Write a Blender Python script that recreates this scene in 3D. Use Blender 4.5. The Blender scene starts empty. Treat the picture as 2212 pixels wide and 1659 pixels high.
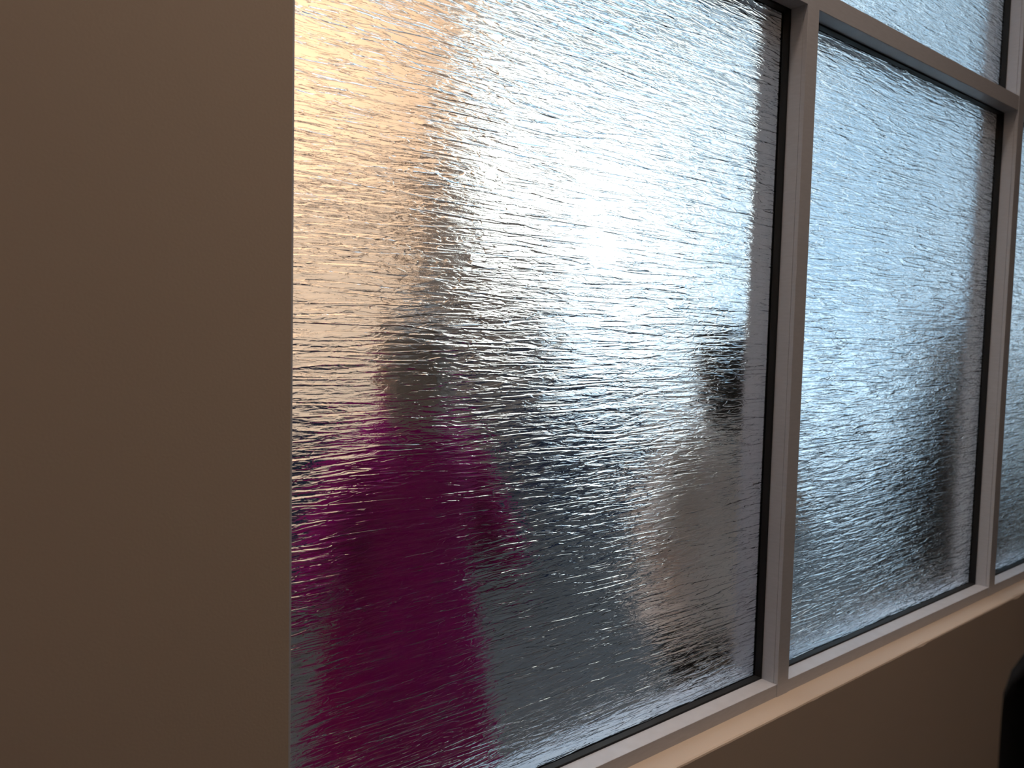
import bpy, bmesh, math, random
from mathutils import Vector, Matrix, noise
random.seed(7)
C = bpy.context.scene.collection
SC = bpy.context.scene
PI = math.pi

# ------------------------------------------------------------------ camera
F_PX, IW, IH = 1782.4, 2212, 1659
PITCH, YAW, ROLL = -0.0653, 0.6978, 0.0236
CAM = Vector((-1.8538, -1.1271, 0.0437))
fw = Vector((math.sin(YAW)*math.cos(PITCH), math.cos(YAW)*math.cos(PITCH), math.sin(PITCH)))
rt = Vector((math.cos(YAW), -math.sin(YAW), 0)); up = rt.cross(fw)
r_ = rt*math.cos(ROLL) + up*math.sin(ROLL); u_ = -rt*math.sin(ROLL) + up*math.cos(ROLL)
cd = bpy.data.cameras.new('camera'); cam = bpy.data.objects.new('camera', cd); C.objects.link(cam)
M = Matrix((r_, u_, -fw)).transposed().to_4x4(); M.translation = CAM
cam.matrix_world = M
cd.sensor_fit = 'HORIZONTAL'; cd.sensor_width = 36; cd.lens = 36*F_PX/IW
cd.clip_start = 0.02; cd.clip_end = 300
cd.dof.use_dof = True; cd.dof.focus_distance = 1.62; cd.dof.aperture_fstop = cd.lens/1000/0.006
SC.camera = cam

# ------------------------------------------------------------------ view
vs = SC.view_settings
vs.view_transform = 'Standard'; vs.look = 'None'; vs.gamma = 1; vs.use_curve_mapping = False
vs.exposure = 0.0

# ------------------------------------------------------------------ sky
W = bpy.data.worlds.new('sky'); SC.world = W; W.use_nodes = True
nt = W.node_tree; N = nt.nodes; Lk = nt.links; N.clear()
wo = N.new('ShaderNodeOutputWorld'); bg = N.new('ShaderNodeBackground')
tc = N.new('ShaderNodeTexCoord')
mp = N.new('ShaderNodeMapping'); mp.inputs['Scale'].default_value = (1, 1, 2.2)
nz = N.new('ShaderNodeTexNoise'); nz.inputs['Scale'].default_value = 3.1; nz.inputs['Detail'].default_value = 5
rp = N.new('ShaderNodeValToRGB')
rp.color_ramp.elements[0].position = 0.42; rp.color_ramp.elements[0].color = (0.40, 0.66, 0.96, 1)
rp.color_ramp.elements[1].position = 0.66; rp.color_ramp.elements[1].color = (1.0, 1.03, 1.06, 1)
# bright hazy veil of cloud around the low sun (azimuth about 40 degrees)
dt = N.new('ShaderNodeVectorMath'); dt.operation = 'DOT_PRODUCT'
sd = Vector((math.sin(0.72), math.cos(0.72), 0.16)).normalized(); dt.inputs[1].default_value = sd
gl = N.new('ShaderNodeMapRange'); gl.inputs[1].default_value = 0.955; gl.inputs[2].default_value = 1.0
gl.inputs[3].default_value = 0; gl.inputs[4].default_value = 1
ad = N.new('ShaderNodeMix'); ad.data_type = 'RGBA'; ad.blend_type = 'ADD'
ad.inputs[0].default_value = 1
gc = N.new('ShaderNodeMix'); gc.data_type = 'RGBA'; gc.inputs[6].default_value = (0, 0, 0, 1); gc.inputs[7].default_value = (1.5, 1.25, 0.95, 1)
Lk.new(tc.outputs['Generated'], mp.inputs[0]); Lk.new(mp.outputs[0], nz.inputs['Vector']); Lk.new(nz.outputs['Fac'], rp.inputs[0])
Lk.new(tc.outputs['Generated'], dt.inputs[0]); Lk.new(dt.outputs['Value'], gl.inputs[0]); Lk.new(gl.outputs[0], gc.inputs[0])
Lk.new(rp.outputs[0], ad.inputs[6]); Lk.new(gc.outputs[2], ad.inputs[7])
# overcast sky: brighter towards the zenith
sp = N.new('ShaderNodeSeparateXYZ'); el = N.new('ShaderNodeMapRange')
el.inputs[1].default_value = 0.36; el.inputs[2].default_value = 0.85; el.inputs[3].default_value = 1.25; el.inputs[4].default_value = 5.5
Lk.new(tc.outputs['Generated'], sp.inputs[0]); Lk.new(sp.outputs[2], el.inputs[0]); Lk.new(el.outputs[0], bg.inputs['Strength'])
Lk.new(ad.outputs[2], bg.inputs['Color'])
Lk.new(bg.outputs[0], wo.inputs[0])

# ------------------------------------------------------------------ lamps
def area(name, loc, target, sx, sy, power, col):
    d = bpy.data.lights.new(name, 'AREA'); d.shape = 'RECTANGLE'; d.size = sx; d.size_y = sy
    d.energy = power; d.color = col
    o = bpy.data.objects.new(name, d); C.objects.link(o); o.location = loc
    o.rotation_euler = (Vector(target)-Vector(loc)).to_track_quat('-Z', 'Y').to_euler()
    return o
area('wall_washer_lamp', (0.2, 3.7, 3.15), (0.4, 5.5, -0.3), 4.2, 0.25, 210, (1.0, 0.76, 0.54))
area('room_ceiling_lamp', (-1.5, -2.2, 3.2), (-1.5, -2.1, -1.5), 0.6, 0.6, 13, (1.0, 0.80, 0.68))
area('window_downlight', (-0.4, -0.62, 3.2), (-0.4, -0.62, -1.5), 2.6, 0.3, 25, (1.0, 0.78, 0.62)).data.spread = math.radians(85)

SC.cycles.use_denoising = True
SC.cycles.max_bounces = 14; SC.cycles.transmission_bounces = 12; SC.cycles.diffuse_bounces = 5
SC.cycles.caustics_refractive = True; SC.cycles.caustics_reflective = True
SC.cycles.sample_clamp_indirect = 6

# ------------------------------------------------------------------ materials
def mat(name, col, rough=0.6, metal=0.0, bump=None, var=None, spec=0.5, sheen=0):
    m = bpy.data.materials.new(name); m.use_nodes = True
    n = m.node_tree.nodes; l = m.node_tree.links; b = n['Principled BSDF']
    b.inputs['Base Color'].default_value = (*col, 1); b.inputs['Roughness'].default_value = rough
    b.inputs['Metallic'].default_value = metal; b.inputs['Specular IOR Level'].default_value = spec
    if sheen: b.inputs['Sheen Weight'].default_value = sheen
    t = n.new('ShaderNodeTexCoord')
    if var:
        x = n.new('ShaderNodeTexNoise'); x.inputs['Scale'].default_value = var[0]; x.inputs['Detail'].default_value = 4
        mp = n.new('ShaderNodeMapping')
        if len(var) > 2: mp.inputs['Scale'].default_value = var[2]
        r = n.new('ShaderNodeValToRGB'); a = var[1]
        r.color_ramp.elements[0].position = 0.3; r.color_ramp.elements[1].position = 0.7
        r.color_ramp.elements[0].color = (*[c*(1-a) for c in col], 1); r.color_ramp.elements[1].color = (*[min(1, c*(1+a)) for c in col], 1)
        l.new(t.outputs['Object'], mp.inputs[0]); l.new(mp.outputs[0], x.inputs['Vector']); l.new(x.outputs['Fac'], r.inputs[0]); l.new(r.outputs[0], b.inputs['Base Color'])
    if bump:
        x = n.new('ShaderNodeTexNoise'); x.inputs['Scale'].default_value = bump[0]; x.inputs['Detail'].default_value = 3
        k = n.new('ShaderNodeBump'); k.inputs['Strength'].default_value = bump[1]; k.inputs['Distance'].default_value = bump[2]
        l.new(t.outputs['Object'], x.inputs['Vector']); l.new(x.outputs['Fac'], k.inputs['Height']); l.new(k.outputs[0], b.inputs['Normal'])
    return m

def textured_glass():
    m = bpy.data.materials.new('rain_glass'); m.use_nodes = True
    n = m.node_tree.nodes; l = m.node_tree.links; n.clear()
    out = n.new('ShaderNodeOutputMaterial'); g = n.new('ShaderNodeBsdfGlass')
    g.inputs['IOR'].default_value = 1.5; g.inputs['Roughness'].default_value = 0.0; g.inputs['Color'].default_value = (0.97, 0.985, 0.98, 1)
    t = n.new('ShaderNodeTexCoord')
    def layer(scale, sc, detail, dist, rough=0.5):
        mp = n.new('ShaderNodeMapping'); mp.inputs['Scale'].default_value = sc
        x = n.new('ShaderNodeTexNoise'); x.inputs['Scale'].default_value = scale; x.inputs['Detail'].default_value = detail
        x.inputs['Distortion'].default_value = dist; x.inputs['Roughness'].default_value = rough
        l.new(t.outputs['Object'], mp.inputs[0]); l.new(mp.outputs[0], x.inputs['Vector'])
        return x.outputs['Fac']
    def mth(op, a, b):
        x = n.new('ShaderNodeMath'); x.operation = op
        for i, v in enumerate((a, b)):
            if isinstance(v, (int, float)): x.inputs[i].default_value = v
            else: l.new(v, x.inputs[i])
        return x.outputs[0]
    big = layer(1.0, (7, 300, 62), 2.0, 0.8)            # broad drawn swells
    def ridge(sc, width, dist):                         # narrow wavy ridges along a noise contour
        d = mth('DIVIDE', mth('SUBTRACT', layer(1.0, sc, 1.5, dist), 0.5), width)
        return mth('POWER', 2.718, mth('MULTIPLY', mth('MULTIPLY', d, d), -1.0))
    r1 = ridge((3.6, 300, 46), 0.036, 0.45); r2 = ridge((15, 320, 84), 0.04, 0.8)
    patch = layer(1.0, (7, 200, 9), 1.0, 0.0)
    fine = layer(1.0, (170, 300, 430), 2.0, 1.4)        # curly fine grain
    h = mth('ADD', mth('ADD', mth('MULTIPLY', big, GL[0]), mth('MULTIPLY', mth('ADD', r1, mth('MULTIPLY', r2, 0.4)), mth('MULTIPLY', patch, GL[1]))), mth('MULTIPLY', fine, GL[2]))
    k = n.new('ShaderNodeBump'); k.inputs['Strength'].default_value = 1; k.inputs['Distance'].default_value = 1.0
    l.new(h, k.inputs['Height']); l.new(k.outputs[0], g.inputs['Normal']); l.new(g.outputs[0], out.inputs[0])
    return m
GL = (0.0017, 0.00125, 0.00014)

M_ = {}
M_['paint'] = mat('beige_wall_paint', (0.46, 0.38, 0.31), 0.75, bump=(260, 0.08, 0.002), var=(1.3, 0.03))
M_['warm'] = mat('cream_lobby_paint', (0.80, 0.62, 0.48), 0.8, bump=(120, 0.1, 0.002))
M_['taupe'] = mat('taupe_trim_paint', (0.13, 0.10, 0.085), 0.6, var=(3, 0.1))
M_['alu'] = mat('satin_aluminium', (0.46, 0.475, 0.52), 0.40, metal=0.12, var=(30, 0.05, (1, 1, 6)), bump=(900, 0.05, 0.001))
M_['gasket'] = mat('black_rubber_gasket', (0.008, 0.009, 0.011), 0.55, bump=(300, 0.1, 0.001), spec=0.3)
M_['glass'] = textured_glass()
M_['floor'] = mat('polished_grey_terrazzo', (0.024, 0.025, 0.028), 0.55, var=(60, 0.15), spec=0.2)
M_['ceil'] = mat('white_ceiling_tile', (0.62, 0.60, 0.58), 0.85, bump=(200, 0.2, 0.002))
M_['dark'] = mat('dark_bronze_metal', (0.10, 0.10, 0.11), 0.45, metal=0.6, var=(20, 0.1))
M_['pave'] = mat('light_concrete_paving', (0.62, 0.62, 0.60), 0.8, var=(1.2, 0.12))

def clear_glass():
    m = bpy.data.materials.new('clear_glazing'); m.use_nodes = True
    n = m.node_tree.nodes; l = m.node_tree.links; n.clear()
    out = n.new('ShaderNodeOutputMaterial'); a = n.new('ShaderNodeBsdfTransparent'); b = n.new('ShaderNodeBsdfGlossy')
    a.inputs[0].default_value = (0.95, 0.97, 0.97, 1); b.inputs['Roughness'].default_value = 0.02
    x = n.new('ShaderNodeMixShader'); x.inputs[0].default_value = 0.06
    l.new(a.outputs[0], x.inputs[1]); l.new(b.outputs[0], x.inputs[2]); l.new(x.outputs[0], out.inputs[0])
    return m
M_['clear'] = clear_glass()

# ------------------------------------------------------------------ mesh helpers
def box(bm, x0, x1, y0, y1, z0, z1):
    v = [bm.verts.new((x, y, z)) for x in (x0, x1) for y in (y0, y1) for z in (z0, z1)]
    for f in ((0, 1, 3, 2), (4, 6, 7, 5), (0, 4, 5, 1), (2, 3, 7, 6), (0, 2, 6, 4), (1, 5, 7, 3)):
        bm.faces.new([v[i] for i in f])
def obj(name, bm, m, parent=None, smooth=False, bevel=0, seg=2):
    bmesh.ops.recalc_face_normals(bm, faces=bm.faces[:])
    me = bpy.data.meshes.new(name); bm.to_mesh(me); bm.free()
    if m is not None: me.materials.append(m)
    o = bpy.data.objects.new(name, me); C.objects.link(o)
    if smooth:
        for p in me.polygons: p.use_smooth = True
    if bevel:
        b = o.modifiers.new('bevel', 'BEVEL'); b.width = bevel; b.segments = seg; b.limit_method = 'ANGLE'
        if smooth is False:
            for p in me.polygons: p.use_smooth = False
    if parent: o.parent = parent
    return o
def bx(name, d, m, parent=None, bevel=0, seg=2):
    bm = bmesh.new(); box(bm, *d); return obj(name, bm, m, parent, bevel=bevel, seg=seg)
def struct(o): o['kind'] = 'structure'; return o
def empty(name, loc=(0, 0, 0), rz=0):
    o = bpy.data.objects.new(name, None); C.objects.link(o); o.location = loc; o.rotation_euler = (0, 0, rz); o.empty_display_size = 0.1
    return o
def tag(o, label, cat, group=None):
    o['label'] = label; o['category'] = cat
    if group: o['group'] = group
    return o

# ------------------------------------------------------------------ measured frame
FLOOR, CEIL = -1.54, 3.30
FW = 0.05                  # face width of every aluminium member
DEP = 0.0465               # reveal from frame face to gasket
GE = 0.019                 # gasket depth
FD = 0.142                 # depth of the frame
REC = 0.0616               # frame set back from wall face
X0 = -1.3586; XJ = -1.3267
P2 = 1.3642; SP = P2
ZT, ZB, ZL = 0.8478, -0.8444, -0.8773
ZTOP = 2.05
XE = 8.2                   # the lobby's far end, glazed as well
XR = 2*P2                  # right jamb of the glazed screen
YW0, YW1 = -REC, FD+0.045

# ------------------------------------------------------------------ structure
# partition wall with the glazed opening
def partition():
    bm = bmesh.new()
    n = 60
    box(bm, -3.4, X0, YW0, YW1, FLOOR, CEIL)                    # pier left of the glass
    box(bm, XR+FW+0.03, XE+0.05, YW0, YW1, FLOOR, CEIL)            # pier right of the glass
    box(bm, X0, XR+FW+0.03, YW0, YW1, ZTOP+0.05, CEIL)          # above
    # dwarf wall below the glass, its front arris slightly chipped
    xs = [X0 + (XR+FW+0.03-X0)*i/400 for i in range(401)]
    rows = []
    for x in xs:
        e = 0.0012*noise.noise(Vector((x*9, 0, 3))) + 0.0008*noise.noise(Vector((x*40, 1, 3)))
        c = max(0, noise.noise(Vector((x*6.5, 5, 0)))-0.42)*0.02
        prof = [(YW0, FLOOR), (YW0, ZL-0.005-c+e), (YW0+0.0015+c*0.5, ZL-0.0015-c*0.3+e*0.6), (YW0+0.006+c, ZL), (YW1-0.004, ZL), (YW1, ZL-0.004), (YW1, FLOOR)]
        rows.append([bm.verts.new((x, y, z)) for y, z in prof])
    for a, b in zip(rows, rows[1:]):
        for i in range(len(a)):
            j = (i+1) % len(a); bm.faces.new((a[i], a[j], b[j], b[i]))
    bm.faces.new(rows[0]); bm.faces.new(rows[-1])
    return struct(obj('wall_front', bm, M_['paint']))
partition()
struct(bx('floor', (-3.4, XE+0.05, -3.4, 5.7, FLOOR-0.12, FLOOR), M_['floor']))
SKY = (-2.4, 7.4, 0.5, 3.6)     # rooflight over the lobby
def ceiling():
    bm = bmesh.new(); a, b, c, d = SKY
    box(bm, -3.4, XE+0.05, -3.4, c, CEIL, CEIL+0.12); box(bm, -3.4, XE+0.05, d, 5.7, CEIL, CEIL+0.12)
    box(bm, -3.4, a, c, d, CEIL, CEIL+0.12); box(bm, b, XE+0.05, c, d, CEIL, CEIL+0.12)
    struct(obj('ceiling', bm, M_['ceil']))
    w = struct(empty('window_13', (a, c, CEIL)))
    k = bmesh.new(); n = 6; L = b-a; D = d-c
    for i in range(n+1): box(k, L*i/n-0.03+(0.03 if i == 0 else 0)-(0.03 if i == n else 0), L*i/n+0.03+(0.03 if i == 0 else 0)-(0.03 if i == n else 0), 0, D, 0.02, 0.10)
    obj('window_frame', k, M_['dark'], w)
    k = bmesh.new(); box(k, 0, L, 0, D, 0.055, 0.063); obj('glass_pane', k, M_['clear'], w)
ceiling()
struct(bx('wall_back', (-3.4, 6.0, -3.4, -3.25, FLOOR, CEIL), M_['paint']))
struct(bx('wall_left', (-3.55, -3.4, -3.4, 5.7, FLOOR, CEIL), M_['paint']))
struct(bx('wall_right', (5.0, 5.15, -3.25, YW0, FLOOR, CEIL), M_['paint']))
XG = 3.0                   # where the lobby's solid wall ends and its outer glazing begins
struct(bx('wall_far', (-3.4, XG, 5.5, 5.7, FLOOR, CEIL), M_['warm']))
# taupe band and corner post on the lobby wall
struct(bx('trim_1', (-3.4, XG-0.55, 5.44, 5.5, 0.95, 1.32), M_['taupe'], bevel=0.006))
struct(bx('trim_2', (XG-0.55, XG+0.02, 5.3, 5.5, FLOOR, 1.6), M_['taupe'], bevel=0.01))
struct(bx('trim_4', (XG+0.02, XG+1.05, 5.2, 5.32, FLOOR, 0.45), M_['taupe'], bevel=0.01))
struct(bx('trim_3', (-3.4, XG-0.55, 5.46, 5.5, FLOOR, -0.75), M_['taupe'], bevel=0.006))

# ------------------------------------------------------------------ glazed screen: six windows
def pane(name, x0, x1, z0, z1):
    """one light of the screen between frame faces x0..x1, z0..z1"""
    w = struct(empty(name, (x0, 0, z0)))
    gx, gy = 0.004, DEP+GE
    g = bmesh.new(); box(g, x0-0.012, x1+0.012, gy, gy+0.007, z0-0.012, z1+0.012)
    o = obj('glass_pane', g, M_['glass']); o.parent = w; o.matrix_parent_inverse = Matrix.Translation((-x0, 0, -z0))
    k = bmesh.new()
    for a, b in ((DEP, gy-0.0005), (gy+0.0075, gy+0.007+0.003)):
        box(k, x0-0.012, x0+gx, a, b, z0-0.012, z1+0.012); box(k, x1-gx, x1+0.012, a, b, z0-0.012, z1+0.012)
        box(k, x0+gx, x1-gx, a, b, z0-0.012, z0+gx); box(k, x0+gx, x1-gx, a, b, z1-gx, z1+0.012)
    o = obj('gasket', k, M_['gasket'], bevel=0.0012); o.parent = w; o.matrix_parent_inverse = Matrix.Translation((-x0, 0, -z0))
    return w
def member(name, w, parts, base):
    """frame member: a channel with pockets left for the glass"""
    k = bmesh.new()
    for p in parts: box(k, *p)
    o = obj(name, k, M_['alu'], bevel=0.0007, seg=1); o.parent = w; o.matrix_parent_inverse = Matrix.Translation(tuple(-c for c in base))
    return o
GY = DEP+GE
def vert(name, w, xa, xb, z0, z1, base, sides=(1, 1)):
    """upright: front tube, web and rear tube; the hairline joint of the two-part mullion lies 9 mm behind its face"""
    l, r = sides; ps = []
    gap = 0.0007
    ps.append((xa, xb, 0, 0.011, z0, z1))
    ps.append((xa+gap, xb-gap, 0.011, 0.0118, z0, z1))
    ps.append((xa, xb, 0.0118, DEP, z0, z1))
    ps.append((xa+(0.013 if l else 0), xb-(0.013 if r else 0), DEP, GY+0.0105, z0, z1))
    ps.append((xa, xb, GY+0.0105, FD, z0, z1))
    return member(name, w, ps, base)
def horiz(name, w, x0, x1, za, zb, base, sides=(1, 1)):
    b, t = sides
    ps = [(x0, x1, 0.0015, DEP, za, zb), (x0, x1, DEP, GY+0.0105, za+(0.013 if b else 0), zb-(0.013 if t else 0)), (x0, x1, GY+0.0105, FD-0.0015, za, zb)]
    return member(name, w, ps, base)
cols = [(XJ, 0.0), (FW, P2), (P2+FW, XR)]
idx = 1
for (za, zb, lower) in ((ZB, ZT, True), (ZT+FW, ZTOP, False)):
    for i, (xa, xb) in enumerate(cols):
        w = pane('window_%d' % idx, xa, xb, za, zb); base = (xa, 0, za); idx += 1
        if lower:
            horiz('bottom_rail', w, xa, xb, ZB-FW, ZB, base, (0, 1))
            horiz('transom', w, xa, xb, ZT, ZT+FW, base, (1, 1))
            if i == 0: vert('jamb', w, XJ-FW, XJ, ZB-FW, ZTOP+FW, base, (0, 1))
            vert('mullion', w, xb, xb+FW, ZB-FW, ZTOP+FW, base, (1, 1 if i < 2 else 0))
        else:
            horiz('head_rail', w, xa, xb, ZTOP, ZTOP+FW, base, (1, 0))

# ------------------------------------------------------------------ lobby's outer glazing
def outer_bay(num, p, q, sill):
    """one bay of the lobby's glazed outside wall between plan points p and q"""
    d = Vector((q[0]-p[0], q[1]-p[1], 0)); L = d.length
    w = struct(empty('window_%d' % num, (p[0], p[1], FLOOR), math.atan2(d.y, d.x)))
    H = CEIL-FLOOR
    k = bmesh.new()
    box(k, 0, 0.05, -0.03, 0.03, 0, H); box(k, 0.05, L, -0.03, 0.03, sill, 0.10+sill); box(k, 0.05, L, -0.03, 0.03, H-0.12, H)
    obj('window_frame', k, M_['dark'], w)
    k = bmesh.new(); box(k, 0.05, L, -0.003, 0.003, 0.10+sill, H-0.12)
    obj('glass_pane', k, M_['clear'], w)
struct(bx('wall_parapet', (XG, XE+0.05, 5.5, 5.7, FLOOR, FLOOR+0.72), M_['taupe'], bevel=0.006))
num = 7
for i in range(3): outer_bay(num, (XG+(XE-XG)*i/3, 5.6), (XG+(XE-XG)*(i+1)/3, 5.6), 0.72); num += 1
for i in range(3): outer_bay(num, (XE, 5.6-(5.6-YW1)*i/3), (XE, 5.6-(5.6-YW1)*(i+1)/3), 0.0); num += 1
struct(bx('ground', (-40, 120, -60, 120, FLOOR-0.3, FLOOR-0.13), M_['pave']))
# ------------------------------------------------------------------ chairs
def cloth(name, col, rough=0.85, var=None): return mat(name, col, rough, bump=(420, 0.35, 0.0015), var=var or (9, 0.12), spec=0.06)
M_['navy'] = cloth('navy_upholstery', (0.008, 0.017, 0.045))
M_['black'] = cloth('black_upholstery', (0.002, 0.002, 0.0025))
M_['steel'] = mat('black_painted_steel', (0.02, 0.02, 0.022), 0.4, metal=0.3, var=(12, 0.1))

def tube(bm, pts, r, seg=10):
    """swept round bar through the points"""
    pts = [Vector(p) for p in pts]; rings = []
    for i, p in enumerate(pts):
        t = (pts[min(i+1, len(pts)-1)]-pts[max(i-1, 0)]).normalized()
        a = t.orthogonal().normalized() if abs(t.z) > 0.9 else t.cross(Vector((0, 0, 1))).normalized()
        if abs(t.z) > 0.9: a = (Vector((1, 0, 0))-t*t.x).normalized()
        b = t.cross(a)
        rings.append([bm.verts.new(p+(a*math.cos(2*PI*k/seg)+b*math.sin(2*PI*k/seg))*r) for k in range(seg)])
    for A, B in zip(rings, rings[1:]):
        for k in range(seg): bm.faces.new((A[k], A[(k+1) % seg], B[(k+1) % seg], B[k]))
    bm.faces.new(rings[0][::-1]); bm.faces.new(rings[-1])
def cushion(bm, w, h, t, n=12, crown=0.25, rad=0.05, curve=0.0):
    """upholstered slab in the xz plane: rounded corners, crowned faces; depth along y; base at z=0"""
    def pt(u, v, s):
        x = (u-0.5)*w; z = v*h
        dx = max(0, abs(x)-(w/2-rad)); dz = max(0, abs(z-h/2)-(h/2-rad)); d = math.hypot(dx, dz)
        if d > rad:
            k = rad/d
            x = math.copysign(w/2-rad+dx*k, x) if dx else x; z = h/2+math.copysign(h/2-rad+dz*k, z-h/2) if dz else z
        e = min(1, min(w/2-abs(x), h/2-abs(z-h/2))/(rad*0.9)) if True else 1
        prof = math.sqrt(max(0, 1-(1-max(0, e))**2))
        th = t/2*((1-crown)*prof+crown*prof*math.sin(PI*u)*math.sin(PI*v))
        return Vector((x, s*(0.006+th)+curve*(2*x/w)**2, z))
    G = {}
    for s in (-1, 1):
        for i in range(n+1):
            for j in range(n+1): G[s, i, j] = bm.verts.new(pt(i/n, j/n, s))
    for s in (-1, 1):
        for i in range(n):
            for j in range(n): bm.faces.new((G[s, i, j], G[s, i+1, j], G[s, i+1, j+1], G[s, i, j+1]))
    loop = [(i, 0) for i in range(n)]+[(n, j) for j in range(n)]+[(i, n) for i in range(n, 0, -1)]+[(0, j) for j in range(n, 0, -1)]
    for a, b in zip(loop, loop[1:]+loop[:1]): bm.faces.new((G[-1, a[0], a[1]], G[-1, b[0], b[1]], G[1, b[0], b[1]], G[1, a[0], a[1]]))
def xform(bm, m): bmesh.ops.transform(bm, matrix=m, verts=bm.verts[:])

def chair(label, w, seat_h, back_top, back_h, m, loc, rz, group=None, name='waiting_chair', kind='chair'):
    """upholstered chair on four straight legs, facing +y"""
    t = tag(empty(name, loc, rz), label, kind, group)
    bm = bmesh.new(); cushion(bm, w, 0.48, 0.09, rad=0.05); xform(bm, Matrix.Translation((0, -0.22, seat_h-0.05)) @ Matrix.Rotation(-PI/2, 4, 'X') @ Matrix.Scale(-1, 4, (0, 0, 1)) )
    obj('seat', bm, m, t, smooth=True)
    bm = bmesh.new(); cushion(bm, w, back_h, 0.08, n=36, rad=0.075, curve=0.03); xform(bm, Matrix.Translation((0, -0.27, back_top-back_h)) @ Matrix.Rotation(math.radians(4), 4, 'X'))
    obj('backrest', bm, m, t, smooth=True)
    for sx in (-1, 1):
        for sy in (-0.22, 0.20):
            bm = bmesh.new(); tube(bm, [(sx*(w/2-0.03), sy, seat_h-0.08), (sx*(w/2-0.025), sy*1.05, 0.0)], 0.014)
            obj('leg', bm, M_['steel'], t, smooth=False)
        bm = bmesh.new(); tube(bm, [(sx*(w/2-0.015), -0.262, seat_h-0.09), (sx*(w/2-0.02), -0.262, back_top-back_h*0.55)], 0.012)
        obj('back_support', bm, M_['steel'], t)
    bm = bmesh.new()
    tube(bm, [(-(w/2-0.03), -0.22, seat_h-0.088), (w/2-0.03, -0.22, seat_h-0.088)], 0.012)
    tube(bm, [(-(w/2-0.03), 0.20, seat_h-0.088), (w/2-0.03, 0.20, seat_h-0.088)], 0.012)
    for sx in (-1, 1): tube(bm, [(sx*(w/2-0.03), -0.22, seat_h-0.088), (sx*(w/2-0.03), 0.20, seat_h-0.088)], 0.012)
    obj('seat_frame', bm, M_['steel'], t)
    return t
def copy_chair(src, label, loc, rz):
    c = src.copy(); C.objects.link(c); c.location = loc; c.rotation_euler = (0, 0, rz); c['label'] = label
    for ch in src.children:
        d = ch.copy(); C.objects.link(d); d.parent = c
    return c
GRP = 'dark blue chairs beyond the glass'
ch = chair('dark blue chair beyond the glass, leftmost, by the wall edge left of the magenta coat', 0.64, 0.45, 0.98, 0.60, M_['navy'], (0.10, 2.75, FLOOR), PI, GRP)
copy_chair(ch, 'dark blue chair beyond the glass, just right of the magenta coat', (1.12, 2.75, FLOOR), PI)
copy_chair(ch, 'dark blue chair beyond the glass, midway between the magenta coat and the grey-beige coat', (1.88, 2.75, FLOOR), PI)
copy_chair(ch, 'dark blue chair beyond the glass, next to the grey-beige coat', (2.60, 2.75, FLOOR), PI)

# tall black chair at the lower right corner, on this side of the glass
th = math.radians(71.75); a = Vector((math.cos(th), -math.sin(th), 0))
edge = CAM + Vector((math.sin(th), math.cos(th), 0))*0.86
ctr = edge + a*0.27
rz = math.atan2(a.y, a.x)
loc = Matrix.Rotation(rz, 3, 'Z') @ Vector((0, 0.27, 0))
chair('tall black chair back poking into the lower right corner, in front of the dwarf wall', 0.54, 0.50, 1.335, 0.80, M_['black'], (ctr.x+loc.x, ctr.y+loc.y, FLOOR), rz, name='high_back_chair')

# ------------------------------------------------------------------ people
M_['skin'] = mat('skin', (0.50, 0.31, 0.22), 0.5, var=(18, 0.06), bump=(300, 0.1, 0.001))
M_['eye'] = mat('eye_white', (0.75, 0.74, 0.70), 0.2, var=(40, 0.03))
def ball(bm, c, r, s=(1, 1, 1), n=2):
    bmesh.ops.create_icosphere(bm, subdivisions=n, radius=1, matrix=Matrix.Translation(c) @ Matrix.Diagonal((r*s[0], r*s[1], r*s[2], 1)))
def limb(bm, p, q, r0, r1, n=10):
    p = Vector(p); q = Vector(q); t = (q-p); L = t.length; t.normalize()
    a = t.orthogonal().normalized(); b = t.cross(a)
    R = [[bm.verts.new(c+(a*math.cos(2*PI*k/n)+b*math.sin(2*PI*k/n))*r) for k in range(n)] for c, r in ((p, r0), (q, r1))]
    for k in range(n): bm.faces.new((R[0][k], R[0][(k+1) % n], R[1][(k+1) % n], R[1][k]))
    bm.faces.new(R[0][::-1]); bm.faces.new(R[1])
    ball(bm, p, r0*0.995); ball(bm, q, r1*0.995)
def loft(bm, rings, n=28, closed=True):
    """rings: (z, rx, ry, cy) stacked ellipses"""
    R = [[bm.verts.new((rx*math.cos(2*PI*k/n), cy+ry*math.sin(2*PI*k/n), z)) for k in range(n)] for z, rx, ry, cy in rings]
    for A, B in zip(R, R[1:]):
        for k in range(n): bm.faces.new((A[k], A[(k+1) % n], B[(k+1) % n], B[k]))
    if closed: bm.faces.new(R[0][::-1]); bm.faces.new(R[-1])
    return R
def fuse(name, bm, m, parent, voxel, smooth=4):
    """melt overlapping shapes into one continuous skin"""
    bmesh.ops.recalc_face_normals(bm, faces=bm.faces[:])
    me = bpy.data.meshes.new(name); bm.to_mesh(me); bm.free()
    o = bpy.data.objects.new(name, me); C.objects.link(o)
    r = o.modifiers.new('r', 'REMESH'); r.mode = 'VOXEL'; r.voxel_size = voxel
    k = o.modifiers.new('s', 'SMOOTH'); k.iterations = smooth; k.factor = 0.5
    bpy.context.view_layer.update()
    me2 = bpy.data.meshes.new_from_object(o.evaluated_get(bpy.context.evaluated_depsgraph_get()))
    o.modifiers.clear(); o.data = me2; me2.name = name
    me2.materials.clear(); me2.materials.append(m)
    for p in me2.polygons: p.use_smooth = True
    o.parent = parent
    return o
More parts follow.
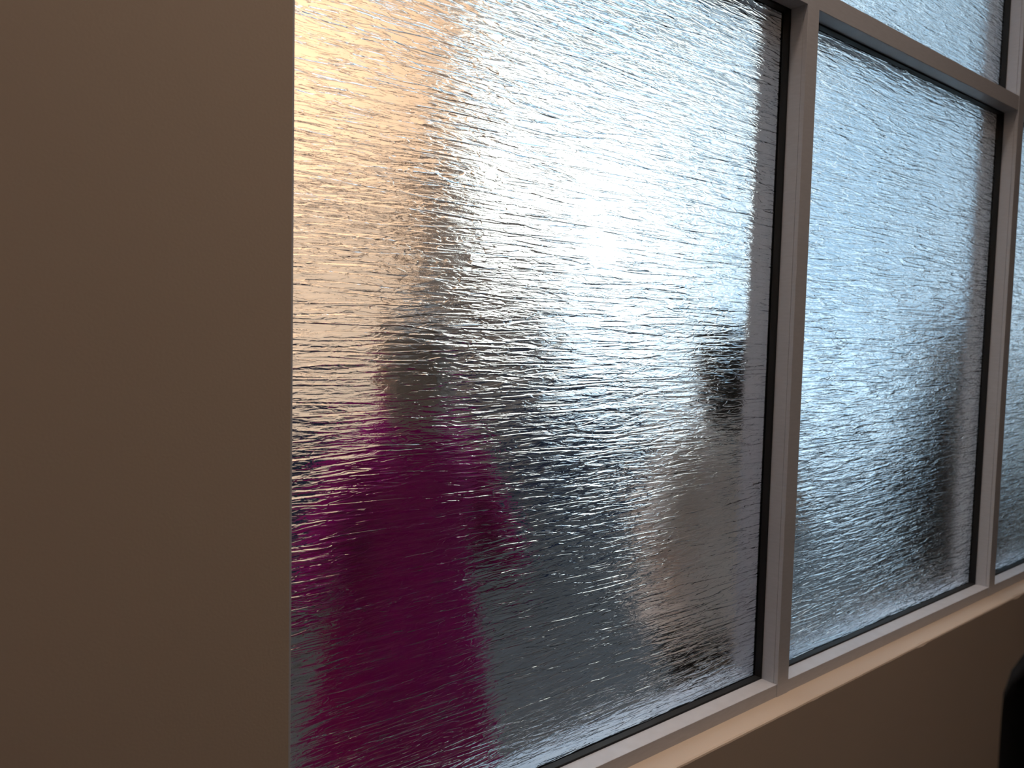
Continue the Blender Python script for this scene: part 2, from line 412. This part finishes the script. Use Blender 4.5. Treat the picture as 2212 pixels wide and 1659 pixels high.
def hand(bm, wrist, d, side):
    """palm, four unequal slightly bent fingers and a thumb; d = forearm direction"""
    d = Vector(d).normalized(); n = Vector((side, 0, 0)); n = (n-d*n.dot(d)).normalized(); w = d.cross(n)     # w spans the knuckles
    p0 = Vector(wrist); pk = p0+d*0.085
    for k in (-1, -0.33, 0.33, 1): limb(bm, p0+d*0.01+w*0.016*k, pk+w*0.029*k, 0.014, 0.0115)
    for k, L in ((-1, 0.066), (-0.33, 0.078), (0.33, 0.074), (1, 0.058)):
        b = pk+w*0.029*k; c = b+d*L*0.5-n*0.006; e = c+d*L*0.42-n*0.020; f = e+d*L*0.2-n*0.018
        limb(bm, b, c, 0.0095, 0.0088); limb(bm, c, e, 0.0088, 0.008); limb(bm, e, f, 0.008, 0.0068)
    b = p0+d*0.03-w*0.024; c = b+d*0.034-w*0.024-n*0.012; limb(bm, b, c, 0.013, 0.0105); limb(bm, c, c+d*0.032-w*0.004-n*0.01, 0.0105, 0.008)

def person(label, loc, rz, H, mtop, mbot, mhair, coat, elbow=((0.29, -0.03, 1.03), (-0.29, -0.03, 1.03)), wrist=((0.16, 0.18, 1.02), (-0.16, 0.18, 1.02)), hair_len=1.36, turn=0.0, slope=0.0, vol=1.0):
    """standing figure facing +y; coat = rings of the outer garment below the chest"""
    t = tag(empty('person', loc, rz), label, 'person'); k = H/1.65
    S = Matrix.Scale(k, 4)
    bm = bmesh.new()
    loft(bm, [(0.78, 0.15, 0.105, 0), (0.86, 0.168, 0.118, 0), (0.96, 0.15, 0.105, 0), (1.05, 0.132, 0.096, 0), (1.18, 0.155, 0.11, 0.005), (1.28, 0.168-slope*0.5, 0.108, 0), (1.345, 0.15-slope, 0.085, -0.005), (1.385, 0.085, 0.062, -0.006), (1.42, 0.054, 0.055, 0), (1.49, 0.05, 0.052, 0.008)])
    hd = bmesh.new()
    loft(hd, [(1.425, 0.02, 0.02, 0.065), (1.435, 0.038, 0.045, 0.045), (1.46, 0.054, 0.075, 0.022), (1.495, 0.065, 0.088, 0.012), (1.53, 0.071, 0.092, 0.006), (1.565, 0.074, 0.094, 0.002), (1.60, 0.072, 0.092, -0.002), (1.63, 0.058, 0.074, -0.004), (1.647, 0.032, 0.042, -0.004), (1.652, 0.01, 0.012, -0.004)])
    limb(hd, (0, 0.092, 1.555), (0, 0.108, 1.515), 0.009, 0.0135)                       # nose
    limb(hd, (-0.016, 0.092, 1.474), (0.016, 0.092, 1.474), 0.008, 0.008)               # lips
    limb(hd, (-0.04, 0.082, 1.565), (0.04, 0.082, 1.565), 0.011, 0.011)                 # brow
    for s in (-1, 1): ball(hd, (s*0.074, -0.004, 1.525), 0.03, (0.35, 0.6, 1))          # ears
    T = Matrix.Rotation(turn, 4, 'Z'); xform(hd, T)
    me = bpy.data.meshes.new('tmp'); hd.to_mesh(me); hd.free(); bm.from_mesh(me); bpy.data.meshes.remove(me)
    arms = []
    for s, e, w in ((1, elbow[0], wrist[0]), (-1, elbow[1], wrist[1])):
        sh = Vector((s*(0.168-slope*0.4), -0.005, 1.325-slope*0.9)); e = Vector(e); w = Vector(w); arms.append((sh, e, w))
        limb(bm, sh, e, 0.049, 0.038); limb(bm, e, w, 0.037, 0.026); hand(bm, w, w-e, s)
    for s in (-1, 1):
        hp = (s*0.088, 0, 0.83); kn = (s*0.092, 0.012, 0.46); an = (s*0.092, -0.012, 0.075)
        limb(bm, hp, kn, 0.08, 0.052); limb(bm, kn, (s*0.092, -0.018, 0.32), 0.05, 0.053); limb(bm, (s*0.092, -0.018, 0.32), an, 0.053, 0.034)
    xform(bm, S); fuse('body', bm, M_['skin'], t, 0.0065, 3)
    # shoes
    for s in (-1, 1):
        bm = bmesh.new(); limb(bm, (s*0.092, -0.03, 0.05), (s*0.10, 0.12, 0.035), 0.046, 0.034); limb(bm, (s*0.092, -0.012, 0.05), (s*0.092, -0.012, 0.10), 0.047, 0.045)
        box(bm, s*0.096-0.042, s*0.096+0.042, -0.075, 0.15, 0.0, 0.02); xform(bm, S); fuse('shoe', bm, M_['steel'], t, 0.007, 3)
    # trousers
    bm = bmesh.new(); loft(bm, [(0.76, 0.155, 0.112, 0), (0.86, 0.178, 0.128, 0), (0.99, 0.155, 0.112, 0)])
    for s in (-1, 1):
        limb(bm, (s*0.088, 0, 0.83), (s*0.092, 0.012, 0.46), 0.092, 0.068); limb(bm, (s*0.092, 0.012, 0.46), (s*0.092, -0.012, 0.10), 0.068, 0.058)
    xform(bm, S); fuse('trousers', bm, mbot, t, 0.010, 4)
    # coat with sleeves and collar
    bm = bmesh.new()
    R = loft(bm, coat+[(1.05, 0.172, 0.128, 0), (1.18, 0.182, 0.134, 0.004), (1.28, 0.192-slope*0.5, 0.130, 0), (1.345, 0.172-slope, 0.106, -0.004), (1.385, 0.112-slope*0.3, 0.084, -0.006), (1.41, 0.075, 0.072, 0), (1.44, 0.072, 0.070, 0.004)], n=44)
    z0 = coat[0][0]; zs = 1.05
    for v in bm.verts:                                                                 # hanging folds
        if v.co.z < zs:
            an = math.atan2(v.co.y, v.co.x); f = 1+0.055*(zs-v.co.z)/(zs-z0)*math.sin(an*7+1.3)
            v.co.x *= f; v.co.y *= f
    for sh, e, w in arms:
        limb(bm, sh, e, 0.066, 0.056); limb(bm, e, e+(w-e)*0.93, 0.056, 0.044)
    xform(bm, S); fuse('coat', bm, mtop, t, 0.010, 4)
    # hair: a cap over the skull with a fall at the back
    bm = bmesh.new()
    ball(bm, (0, -0.012, 1.572), 0.1*vol, (0.86, 1.02, 0.92), 3)
    for x in (-0.06, -0.03, 0, 0.03, 0.06): limb(bm, (x, -0.075+abs(x)*0.5, 1.56), (x*1.1*vol, -0.078+abs(x)*0.4, hair_len), 0.03*vol, 0.024*vol)
    for v in bm.verts:
        if v.co.y > 0.05 and v.co.z < 1.60: v.co.y = 0.05
    xform(bm, S @ T); fuse('hair', bm, mhair, t, 0.007, 4)
    for s in (-1, 1):
        bm = bmesh.new(); ball(bm, (s*0.031, 0.086, 1.545), 0.0115, (1.25, 1, 0.8)); xform(bm, S @ T); e = obj('eye', bm, M_['eye'], t, smooth=True)
        bm = bmesh.new(); ball(bm, (s*0.031, 0.0955, 1.545), 0.005, (1, 0.6, 1)); xform(bm, S @ T); obj('iris', bm, M_['steel'], e, smooth=True)
    return t
M_['magenta'] = cloth('magenta_wool', (0.27, 0.002, 0.12))
M_['beige'] = cloth('grey_beige_wool', (0.70, 0.63, 0.58))
M_['charcoal'] = cloth('black_wool', (0.010, 0.012, 0.016))
M_['brown'] = cloth('dark_brown_wool', (0.035, 0.022, 0.014))
M_['hair_t'] = mat('taupe_hair', (0.27, 0.22, 0.19), 0.5, var=(60, 0.25, (1, 1, 0.15)))
M_['hair_d'] = mat('dark_hair', (0.008, 0.006, 0.006), 0.6, var=(60, 0.25, (1, 1, 0.15)))
person('person in a long magenta coat standing close behind the textured glass', (-0.77, 0.55, FLOOR), 0.05, 1.62, M_['magenta'], M_['charcoal'], M_['hair_t'],
       [(0.42, 0.275, 0.20, 0), (0.62, 0.25, 0.18, 0), (0.82, 0.222, 0.158, 0), (0.95, 0.19, 0.14, 0)], elbow=((0.30, -0.04, 1.03), (-0.31, -0.04, 1.02)), slope=0.045)
person('dark-haired person in a grey-beige coat standing behind the glass beside the middle mullion', (0.29, 0.42, FLOOR), -0.2, 1.58, M_['beige'], M_['charcoal'], M_['hair_d'],
       [(0.72, 0.285, 0.19, 0), (0.84, 0.25, 0.172, 0), (0.95, 0.205, 0.148, 0)], elbow=((0.35, 0.0, 1.04), (-0.27, -0.03, 1.03)), hair_len=1.38, vol=1.2)
person('person in black clothes standing behind the right-hand pane', (2.05, 0.50, FLOOR), 0.35, 1.64, M_['charcoal'], M_['charcoal'], M_['hair_d'],
       [(0.30, 0.36, 0.25, 0), (0.62, 0.32, 0.22, 0), (0.92, 0.25, 0.18, 0)], elbow=((0.33, 0.0, 1.03), (-0.42, 0.03, 1.03)), vol=1.25)
person('person in a dark brown coat behind the narrow pane at the right edge', (3.20, 0.62, FLOOR), 0.4, 1.52, M_['brown'], M_['charcoal'], M_['hair_d'],
       [(0.30, 0.36, 0.25, 0), (0.62, 0.32, 0.22, 0), (0.92, 0.25, 0.18, 0)])
